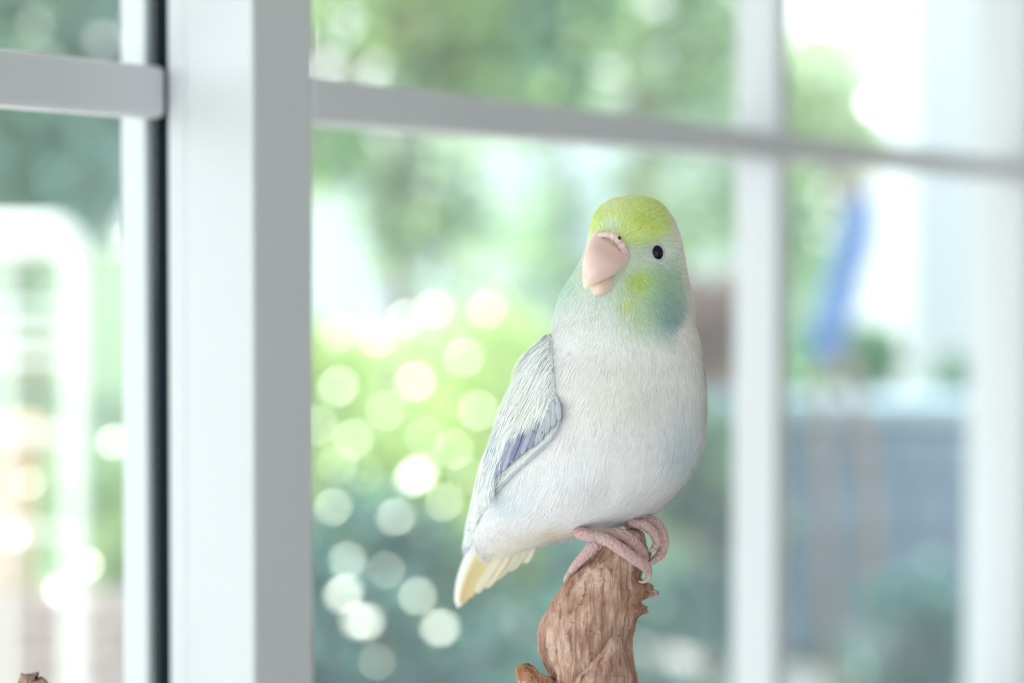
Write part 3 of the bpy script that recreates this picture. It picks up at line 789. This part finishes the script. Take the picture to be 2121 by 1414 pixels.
wood('broken_stub', [(1066, 1396, 1070, 1408, 6, -70), (1070, 1380, 1082, 1424, 22, -72), (1098, 1374, 1092, 1430, 27, -72), (1118, 1392, 1104, 1438, 24, -68), (1142, 1402, 1130, 1450, 24, -60), (1200, 1430, 1170, 1500, 34, -40)],
     110, 72, 5.5, perch, 13.0, tint=(1.12, 0.95, 0.78))
v, f = tube_data([px(x, y, D0 + d) for x, y, d in ((1215, 3000, 0), (800, 2600, .004), (350, 2050, .006), (130, 1650, .004), (68, 1432, .003), (64, 1409, .003))], np.array([80, 70, 60, 48, 34, 14]) / S, 20, 60, .04, 9)
mesh_obj('side_branch', v, f, M_WOOD, perch, cols=np.ones((len(v), 3)) * .8)
# loose fibres on the weathered face
V = []; Fc = []; Cc = []
tv = np.array([v.co for v in trunk.data.vertices]); tx, ty, td = proj(tv)
cand = np.where((td < D0 - .006) & (ty > 1170) & (ty < 1414) & (tx < 1250))[0]
for k in rng.choice(cand, 70):
    p = tv[k]; n = np.array([(tx[k] - 1218) / 110, -0.9, 0.1]); n /= np.linalg.norm(n)
    dr_ = np.array([rng.normal() * .6, rng.normal() * .2, rng.normal()]); dr_ /= np.linalg.norm(dr_)
    L_ = rng.uniform(.0004, .0013); sd = np.cross(n, dr_) * .00012
    o = len(V)
    V += [p - sd, p + sd, p + dr_ * L_ * .6 + n * .0004 + sd * .8, p + dr_ * L_ * .6 + n * .0004 - sd * .8, p + dr_ * L_ + n * rng.uniform(.0002, .0008)]
    Fc += [(o, o + 1, o + 2, o + 3), (o + 3, o + 2, o + 4)]
    Cc += [np.array([1.25, 1.05, .85]) * rng.uniform(.7, 1.1)] * 5
tag(mesh_obj('wood_fibre', V, Fc, M_WOOD, perch, cols=np.array(Cc)), kind='stuff')

# ------------------------------------------------------------------ the garden
M_LEAF = mat_attr('garden_leaf', transl=0.42, gloss=0.07, rough=0.35, bump_scale=15)
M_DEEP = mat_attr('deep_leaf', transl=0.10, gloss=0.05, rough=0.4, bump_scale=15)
M_SHINY = mat_attr('waxy_leaf', transl=0.2, gloss=0.16, rough=0.34, bump_scale=15)
M_BARK = mat('garden_bark', (150, 128, 116), rough=0.9, noise_amt=.35, noise_scale=30, bump=.5)
M_GRASS = mat('lawn', (106, 124, 96), rough=0.95, spec=.1, rgb2=(86, 106, 82), noise_scale=8, bump=.6, bump_scale=60)
M_PAVE = mat('pale_paving', (214, 208, 204), rough=0.9, spec=.1, rgb2=(196, 190, 190), noise_scale=3)
M_BLOCK = mat('grey_block', (118, 138, 158), rough=0.95, spec=.1, rgb2=(104, 122, 140), noise_scale=6, bump=.4)
M_COPE = mat('pale_coping', (140, 158, 170), rough=0.9, spec=.1, noise_amt=.12, noise_scale=6)
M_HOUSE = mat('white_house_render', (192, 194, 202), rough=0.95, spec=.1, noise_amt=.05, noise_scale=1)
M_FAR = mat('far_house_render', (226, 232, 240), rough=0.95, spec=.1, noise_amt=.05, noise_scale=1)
M_ROOF = mat('house_roof', (150, 156, 166), rough=.8, noise_amt=.2)
M_BLUE = mat('blue_canvas', (70, 104, 160), rough=0.9, spec=.1, rgb2=(88, 122, 174), noise_scale=10)
M_WHITEM = mat('white_enamel', (246, 246, 244), rough=0.4, noise_amt=.03)
M_TERRA = mat('terracotta', (214, 180, 150), rough=.9, spec=.1, noise_amt=.15, noise_scale=15)
M_RED = mat('red_glaze', (176, 112, 104), rough=.6, noise_amt=.15, noise_scale=15)
M_BRICK = mat('pink_brick', (184, 166, 164), rough=.95, spec=.1, noise_amt=.2, noise_scale=25)
M_ORANGE = mat('orange_cushion', (246, 198, 140), rough=.95, spec=.1, noise_amt=.08, noise_scale=20)

bm = bmesh.new()
for x, y in ((-30, -20), (30, -20), (30, 60), (-30, 60)): bm.verts.new((x, y, -0.14))
bm.faces.new(bm.verts); st(bm_obj('ground', bm, M_GRASS))
st(wbox('terrace', SA - 5, SB + 2, -RD - 2, 2.6, -0.135, -0.125, M_PAVE))

def leaves(name, centres, n, size, cols_, parent, mt=M_LEAF, spread=(1, 1, 1), up=0.5):
    """centres: list of (world point, radius) clumps"""
    w = np.array([r ** 2 for _, r in centres]); w /= w.sum()
    k = rng.choice(len(centres), n, p=w)
    C = np.array([np.array(c) for c, _ in centres])[k]; R = np.array([r for _, r in centres])[k]
    d = rng.normal(size=(n, 3)); d /= np.linalg.norm(d, axis=1)[:, None]
    P = C + d * (R * rng.uniform(.35, 1.0, n) ** .6)[:, None] * np.array(spread)
    N = d * .6 + rng.normal(size=(n, 3)) * .6 + np.array([0, 0, up]); N /= np.linalg.norm(N, axis=1)[:, None]
    T = np.cross(N, rng.normal(size=(n, 3))); T /= np.linalg.norm(T, axis=1)[:, None]
    B = np.cross(N, T)
    L = (size * rng.uniform(.6, 1.3, n))[:, None]; Wd = L * .55
    V = np.stack([P, P + T * L * .45 + B * Wd * .5 + N * L * .08, P + T * L - N * L * .1, P + T * L * .45 - B * Wd * .5 + N * L * .08, P + T * L * .5], 1).reshape(-1, 3)
    f = []
    for i in range(n):
        o = 5 * i; f += [(o, o + 4, o + 1), (o + 1, o + 4, o + 2), (o, o + 3, o + 4), (o + 4, o + 3, o + 2)]
    pal = np.array([s2l(c) for c in cols_]); ci = rng.choice(len(pal), len(centres)); cs = rng.uniform(.75, 1.2, len(centres)); own = rng.uniform(size=n) < .7
    c = np.where(own[:, None], pal[ci[k]] * cs[k][:, None], pal[rng.choice(len(pal), n)]) * rng.uniform(.85, 1.12, (n, 1))
    return mesh_obj(name, V, f, mt, parent, smooth=False, cols=np.repeat(np.clip(c, 0, .95), 5, 0))

def shrub(name, label, cat, x, ybase_px, D, w, h, n, size, cols_, group=None, stems=5, mt=None):
    """shrub centred under pixel column x at depth D; width w and height h in metres"""
    base = px(x, 434, D); base.z = -0.12
    root = empty(name, base, label, cat, group)
    cl = []
    for k in range(40):
        a_ = rng.uniform(0, 2 * math.pi); q = rng.uniform(0, 1) ** .5
        zz = h * rng.uniform(.12, .92)
        sc_ = math.sin(min(1, zz / h * 1.1) * math.pi * .5 + .5) 
        cl.append((np.array(base) + np.array([math.cos(a_) * q * w * .42 * sc_, math.sin(a_) * q * w * .35 * sc_, zz]), min(w, h) * rng.uniform(.12, .20)))
    leaves('foliage', cl, n, size, cols_, root, mt or M_LEAF)['kind'] = 'stuff'
    for k in range(stems):
        c = cl[k][0]
        v, f = tube_data([np.array(base) + rng.normal(size=3) * .02 * np.array([1, 1, 0]), np.array(base) * .5 + c * .5 + rng.normal(size=3) * .04, c], [.018, .012, .006], 6, 8)
        mesh_obj('stem', v, f, M_BARK, root)
    return root

def tree(name, label, x, D, trunk_r, crown_z, clumps, n, size, cols_, group=None, lean=0.0):
    base = px(x, 434, D); base.z = -0.12
    root = empty(name, base, label, 'tree', group)
    top = Vector((base.x + lean, base.y, crown_z))
    v, f = tube_data([base, base.lerp(top, .4) + Vector((.05, 0, 0)), base.lerp(top, .75) - Vector((.04, 0, 0)), top], [trunk_r, trunk_r * .8, trunk_r * .65, trunk_r * .4], 12, 24, .06, 5)
    mesh_obj('trunk', v, f, M_BARK, root)
    for c, r in clumps[:7]:
        v, f = tube_data([top - Vector((0, 0, .3)), (top + Vector(c)) / 2 + Vector((0, 0, .08)), Vector(c)], [trunk_r * .4, trunk_r * .25, .01], 7, 10)
        mesh_obj('branch', v, f, M_BARK, root)
    leaves('foliage', clumps, n, size, cols_, root)['kind'] = 'stuff'
    return root

LIME = [(196, 220, 136), (210, 230, 150), (176, 206, 120), (220, 236, 176)]
MID = [(146, 184, 124), (124, 166, 122), (170, 200, 136), (112, 154, 124)]
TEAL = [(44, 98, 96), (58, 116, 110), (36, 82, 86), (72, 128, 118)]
PALE = [(176, 202, 150), (188, 212, 160), (164, 194, 140), (198, 218, 172)]

# neighbour's white house far behind
hb = empty('white_house', px(1300, 434, 16) * 1.0, 'white rendered neighbouring house beyond the garden shrubs', 'house')
hb.location.z = -0.13; hb.matrix_world = Matrix.Translation(hb.location)
def abox(name, x0, x1, y0, y1, z0, z1, m, parent=None, bev=0):
    bm = bmesh.new(); bmesh.ops.create_cube(bm, size=1)
    for v in bm.verts: v.co = Vector(((x0 + x1) / 2 + v.co.x * (x1 - x0), (y0 + y1) / 2 + v.co.y * (y1 - y0), (z0 + z1) / 2 + v.co.z * (z1 - z0)))
    if bev: bmesh.ops.bevel(bm, geom=bm.edges[:], offset=bev, segments=2, affect='EDGES')
    return bm_obj(name, bm, m, parent)
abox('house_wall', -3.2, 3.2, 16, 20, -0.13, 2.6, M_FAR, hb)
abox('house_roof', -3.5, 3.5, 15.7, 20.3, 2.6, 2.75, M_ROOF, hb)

# white gable wall close on the right
gw = empty('white_outhouse', px(2080, 434, 8.3), 'plain white outhouse wall standing right of the block wall', 'outhouse')
gw.location.z = -0.13; gw.matrix_world = Matrix.Translation(gw.location)
_p = px(1890, 434, 8.3)
abox('outhouse_wall', _p.x, _p.x + 3.0, 8.3, 10.3, -0.13, 3.6, M_HOUSE, gw)
abox('outhouse_roof', _p.x - .2, _p.x + 3.2, 8.1, 10.5, 3.6, 3.7, M_ROOF, gw)

# grey block wall with coping, at right
bw = st(empty('garden_wall', px(1750, 434, 5.0), None))
_a, _b = px(1440, 434, 5.0), px(2250, 434, 5.0)
nb = 9; bl_ = (_b.x - _a.x) / nb
for r_ in range(4):
    for q in range(nb):
        o_ = bl_ * .5 * (r_ % 2)
        z0 = -0.13 + r_ * .21
        abox('block', _a.x + q * bl_ + o_ + .005, _a.x + (q + 1) * bl_ + o_ - .005, 5.0 + .004 * ((q * 7 + r_ * 3) % 3), 5.2, z0 + .005, z0 + .205, M_BLOCK, bw, .006)
abox('coping', _a.x - .03, _b.x + bl_ * .5 + .03, 4.95, 5.25, 0.71, 0.775, M_COPE, bw, .01)

# closed blue parasol
pb = px(1740, 434, 4.3); pb.z = -0.12
pr_ = empty('garden_parasol', pb, 'closed blue canvas parasol leaning behind the block wall shrubs', 'parasol')
rows = [(1792, 395, 10), (1786, 430, 26), (1770, 500, 34), (1748, 580, 34), (1728, 650, 36), (1710, 720, 34), (1704, 745, 26)]
v, f = tube_data([px(x, y, 4.3) for x, y, r in rows], np.array([r for *_, r in rows]) / F * 4.3, 16, 30, .05, 6)
mesh_obj('canopy', v, f, M_BLUE, pr_)
v, f = tube_data([px(1800, 365, 4.3), px(1704, 745, 4.3), pb], [.018, .018, .018], 8, 12)
mesh_obj('pole', v, f, M_BARK, pr_)

# young tree trunk in front of the block wall
tree('young_tree', 'young tree with slim pinkish trunk in front of the block wall', 1775, 4.6, .03, 1.45,
     [(px(1700 + rng.uniform(-90, 60), rng.uniform(20, 330), 4.8), .16) for _ in range(12)], 900, .07, PALE)

# trees whose leaves fill the upper panes
def cl_px(boxes, D, r):
    out = []
    for (x0, x1, y0, y1, n) in boxes:
        for _ in range(n): out.append((px(rng.uniform(x0, x1), rng.uniform(y0, y1), D + rng.uniform(-.4, .4)), r * rng.uniform(.7, 1.2)))
    return out
tree('broad_tree', 'broad leafy green tree arching over the lime shrub', 585, 5.6, .09, 1.9,
     cl_px([(660, 1130, -260, 170, 24), (880, 1220, -120, 180, 12), (650, 700, 260, 380, 2), (830, 890, 340, 420, 1)], 5.5, .22), 5200, .10, MID + LIME[:2])
tree('broad_tree', 'deep green tree beyond the perched bird', 1340, 7.4, .09, 2.0,
     cl_px([(1060, 1560, -260, 170, 30), (1330, 1480, 60, 180, 6), (1400, 1620, 320, 500, 6), (1620, 1730, 340, 500, 4)], 7.4, .32), 3600, .11, MID + PALE[:2])
tree('pale_tree', 'light leafed tree in front of the neighbouring house', 820, 8.0, .08, 1.9,
     cl_px([(660, 1110, 260, 620, 22)], 8.0, .24), 800, .10, PALE[1:])
tree('blue_green_tree', 'blue green tree beyond the white gate', 430, 5.0, .09, 1.9,
     cl_px([(-150, 150, -250, 200, 16), (-120, 110, 250, 430, 14), (150, 300, -100, 120, 5), (140, 280, 260, 430, 7)], 5.0, .20), 5000, .09, [(96, 142, 132), (112, 156, 138), (84, 128, 122), (132, 170, 126)])

# shrubs
shrub('lime_shrub', 'bright lime green shrub with sunlit leaves by the window post', 'shrub', 780, 0, 4.15, 1.0, 1.30, 4200, .07, LIME)
shrub('lime_shrub', 'yellow green shrub half hidden behind the bird', 'shrub', 1110, 0, 4.9, .6, 1.25, 2400, .08, LIME + PALE[:1])
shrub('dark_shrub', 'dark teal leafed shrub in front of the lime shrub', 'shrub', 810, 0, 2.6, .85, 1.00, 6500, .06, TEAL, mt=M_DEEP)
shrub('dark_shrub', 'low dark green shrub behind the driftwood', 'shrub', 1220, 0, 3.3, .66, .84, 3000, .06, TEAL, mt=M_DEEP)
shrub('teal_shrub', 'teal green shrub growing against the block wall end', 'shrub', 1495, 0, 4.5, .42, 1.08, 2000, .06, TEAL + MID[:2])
for x_, D_, h_, lb in ((1622, 5.6, 1.15, 'leafy green shrub behind the block wall, beside the parasol'), (1812, 6.4, 1.10, 'green shrub behind the block wall in front of the outhouse'), (1990, 5.6, 1.0, 'small green shrub behind the block wall at the jamb')):
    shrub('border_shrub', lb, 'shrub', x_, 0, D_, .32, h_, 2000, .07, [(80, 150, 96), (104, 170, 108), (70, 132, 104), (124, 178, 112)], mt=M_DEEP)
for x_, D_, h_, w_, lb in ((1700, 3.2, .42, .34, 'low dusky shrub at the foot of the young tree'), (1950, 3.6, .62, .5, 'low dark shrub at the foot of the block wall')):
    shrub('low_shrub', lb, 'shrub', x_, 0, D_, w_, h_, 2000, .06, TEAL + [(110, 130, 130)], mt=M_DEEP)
shrub('garden_shrub', 'fresh green shrub behind the white gate post', 'shrub', 230, 0, 4.3, .45, 1.0, 1400, .06, LIME + MID[:2])
shrub('garden_shrub', 'grey green shrub in front of the white gate', 'shrub', 170, 0, 1.9, .26, .60, 1400, .05, PALE + TEAL[1:2])
# tall hedge row closing the garden
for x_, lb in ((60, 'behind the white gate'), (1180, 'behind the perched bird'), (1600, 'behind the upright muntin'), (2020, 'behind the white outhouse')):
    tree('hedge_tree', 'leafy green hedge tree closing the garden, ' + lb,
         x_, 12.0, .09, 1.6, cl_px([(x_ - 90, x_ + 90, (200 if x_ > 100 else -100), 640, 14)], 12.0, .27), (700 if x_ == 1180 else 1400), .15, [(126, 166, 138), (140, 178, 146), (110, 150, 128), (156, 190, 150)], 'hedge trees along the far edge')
# copper shrub and white tubular gate
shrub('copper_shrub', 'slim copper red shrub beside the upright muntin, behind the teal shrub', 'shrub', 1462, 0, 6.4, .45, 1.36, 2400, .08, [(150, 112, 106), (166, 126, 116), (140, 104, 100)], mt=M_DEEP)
def lathe(name, c, prof, m, parent, n=24):
    V = []; 
    for r, z in prof:
        for j in range(n): V.append(Vector(c) + Vector((r * math.cos(2 * math.pi * j / n), r * math.sin(2 * math.pi * j / n), z)))
    return mesh_obj(name, V, grid_faces(len(prof), n), m, parent)
gt = empty('garden_gate', px(60, 434, 2.9), 'white enamelled metal gate with rounded corner and thin rails', 'gate')
gt.location.z = -0.12; gt.matrix_world = Matrix.Translation(gt.location)
GD = 2.9; g = lambda x, y: px(x, y, GD)
v, f = tube_data([g(-330, 490), g(60, 490), g(120, 492), g(148, 512), g(155, 548)], [.036, .036, .034, .026, .017], 12, 60)
mesh_obj('gate_top_rail', v, f, M_WHITEM, gt)
v, f = tube_data([g(155, 540), g(155, 1000), g(155, 1950)], [.017, .017, .017], 12, 12)
mesh_obj('gate_post', v, f, M_WHITEM, gt)
for y_ in (640, 690, 740, 900, 1100):
    v, f = tube_data([g(-330, y_), g(155, y_)], [.008, .008], 8)
    mesh_obj('gate_rail', v, f, M_WHITEM, gt)
for x_ in (-300, -150, 10):
    v, f = tube_data([g(x_, 495), g(x_, 1950)], [.009, .009], 8)
    mesh_obj('gate_bar', v, f, M_WHITEM, gt)

# pink brick raised bed in the lower left, orange pot behind the gate
bd = empty('brick_bed', px(40, 434, 3.6), 'low raised bed of pink bricks behind the white gate', 'raised bed')
bd.location.z = -0.12; bd.matrix_world = Matrix.Translation(bd.location)
q0 = px(-150, 434, 3.6); q1 = px(260, 434, 3.6)
for r_ in range(8):
    for q in range(4):
        o_ = (.06 if r_ % 2 else 0); L_ = (q1.x - q0.x) / 4
        abox('brick', q0.x + q * L_ + o_ + .004, q0.x + (q + 1) * L_ + o_ - .004, 3.6, 3.72, -.12 + r_ * .072 + .004, -.12 + (r_ + 1) * .072 - .004, M_BRICK, bd, .004)
c1 = px(-10, 434, 3.66); c1.z = -.12 + 8 * .072
op = empty('terracotta_pot', c1, 'tall orange terracotta pot on the brick bed', 'pot')
lathe('pot_body', c1, [(.07, 0), (.09, .15), (.105, .33), (.11, .38)], M_TERRA, op)
lathe('pot_rim', c1, [(.105, .375), (.125, .38), (.125, .43), (.11, .435), (.095, .38)], M_TERRA, op)

# waxy leaves that catch the sun
def glint(x, y, D, size, parent):
    p = px(x, y, D)
    v_ = (CAM - p).normalized(); h_ = (v_ + SUN_DIR).normalized()
    q = h_.to_track_quat('Z', 'Y').to_matrix() @ Matrix.Rotation(rng.uniform(0, 6.28), 3, 'Z')
    V = []
    for i, (u, w) in enumerate(((-.5, 0), (-.25, .3), (.1, .36), (.5, 0), (.1, -.36), (-.25, -.3))):
        V.append(p + q @ Vector((u * size, w * size, 0)))
    V.append(p + q @ Vector((0, 0, size * .04)))
    f = [(i, (i + 1) % 6, 6) for i in range(6)]
    return mesh_obj('waxy_leaf', V, f, M_SHINY, parent, cols=np.ones((7, 3)) * np.array(s2l((190, 215, 170))))
byl = {o['label']: o for o in SC.objects if o.get('label')}
DS = byl['dark teal leafed shrub in front of the lime shrub']; LS = byl['bright lime green shrub with sunlit leaves by the window post']
for x_, y_, s_ in ((862, 985, .040), (690, 1050, .019), (920, 1040, .018), (712, 1230, .027), (755, 1290, .028), (740, 1285, .020), (912, 1300, .026), (865, 1235, .020), (720, 1160, .018), (820, 1070, .020), (965, 985, .012), (1010, 1170, .014), (800, 1180, .013), (780, 1370, .012)):
    glint(x_, y_, 2.2, s_, DS)
for x_, y_, s_ in ((700, 800, .032), (860, 790, .034), (735, 910, .032), (880, 905, .019), (700, 960, .030), (990, 850, .028), (960, 740, .028), (780, 700, .026), (840, 660, .030), (900, 640, .030), (700, 690, .024), (800, 850, .022), (940, 930, .022), (660, 880, .024), (1010, 640, .026), (760, 980, .026)):
    glint(x_, y_, 3.65, s_ * 1.2, LS)
GS = byl['grey green shrub in front of the white gate']
for x_, y_, s_ in ((125, 1222, .022), (180, 1170, .018), (30, 1110, .015), (235, 915, .018), (60, 1000, .012)):
    glint(x_, y_, 1.75, s_, GS)
YT = byl['young tree with slim pinkish trunk in front of the block wall']
for x_, y_, s_ in ((1815, 215, .085), (1840, 240, .06), (1750, 10, .10), (1700, 40, .08), (1830, 40, .09)):
    glint(x_, y_, 4.3, s_, YT)
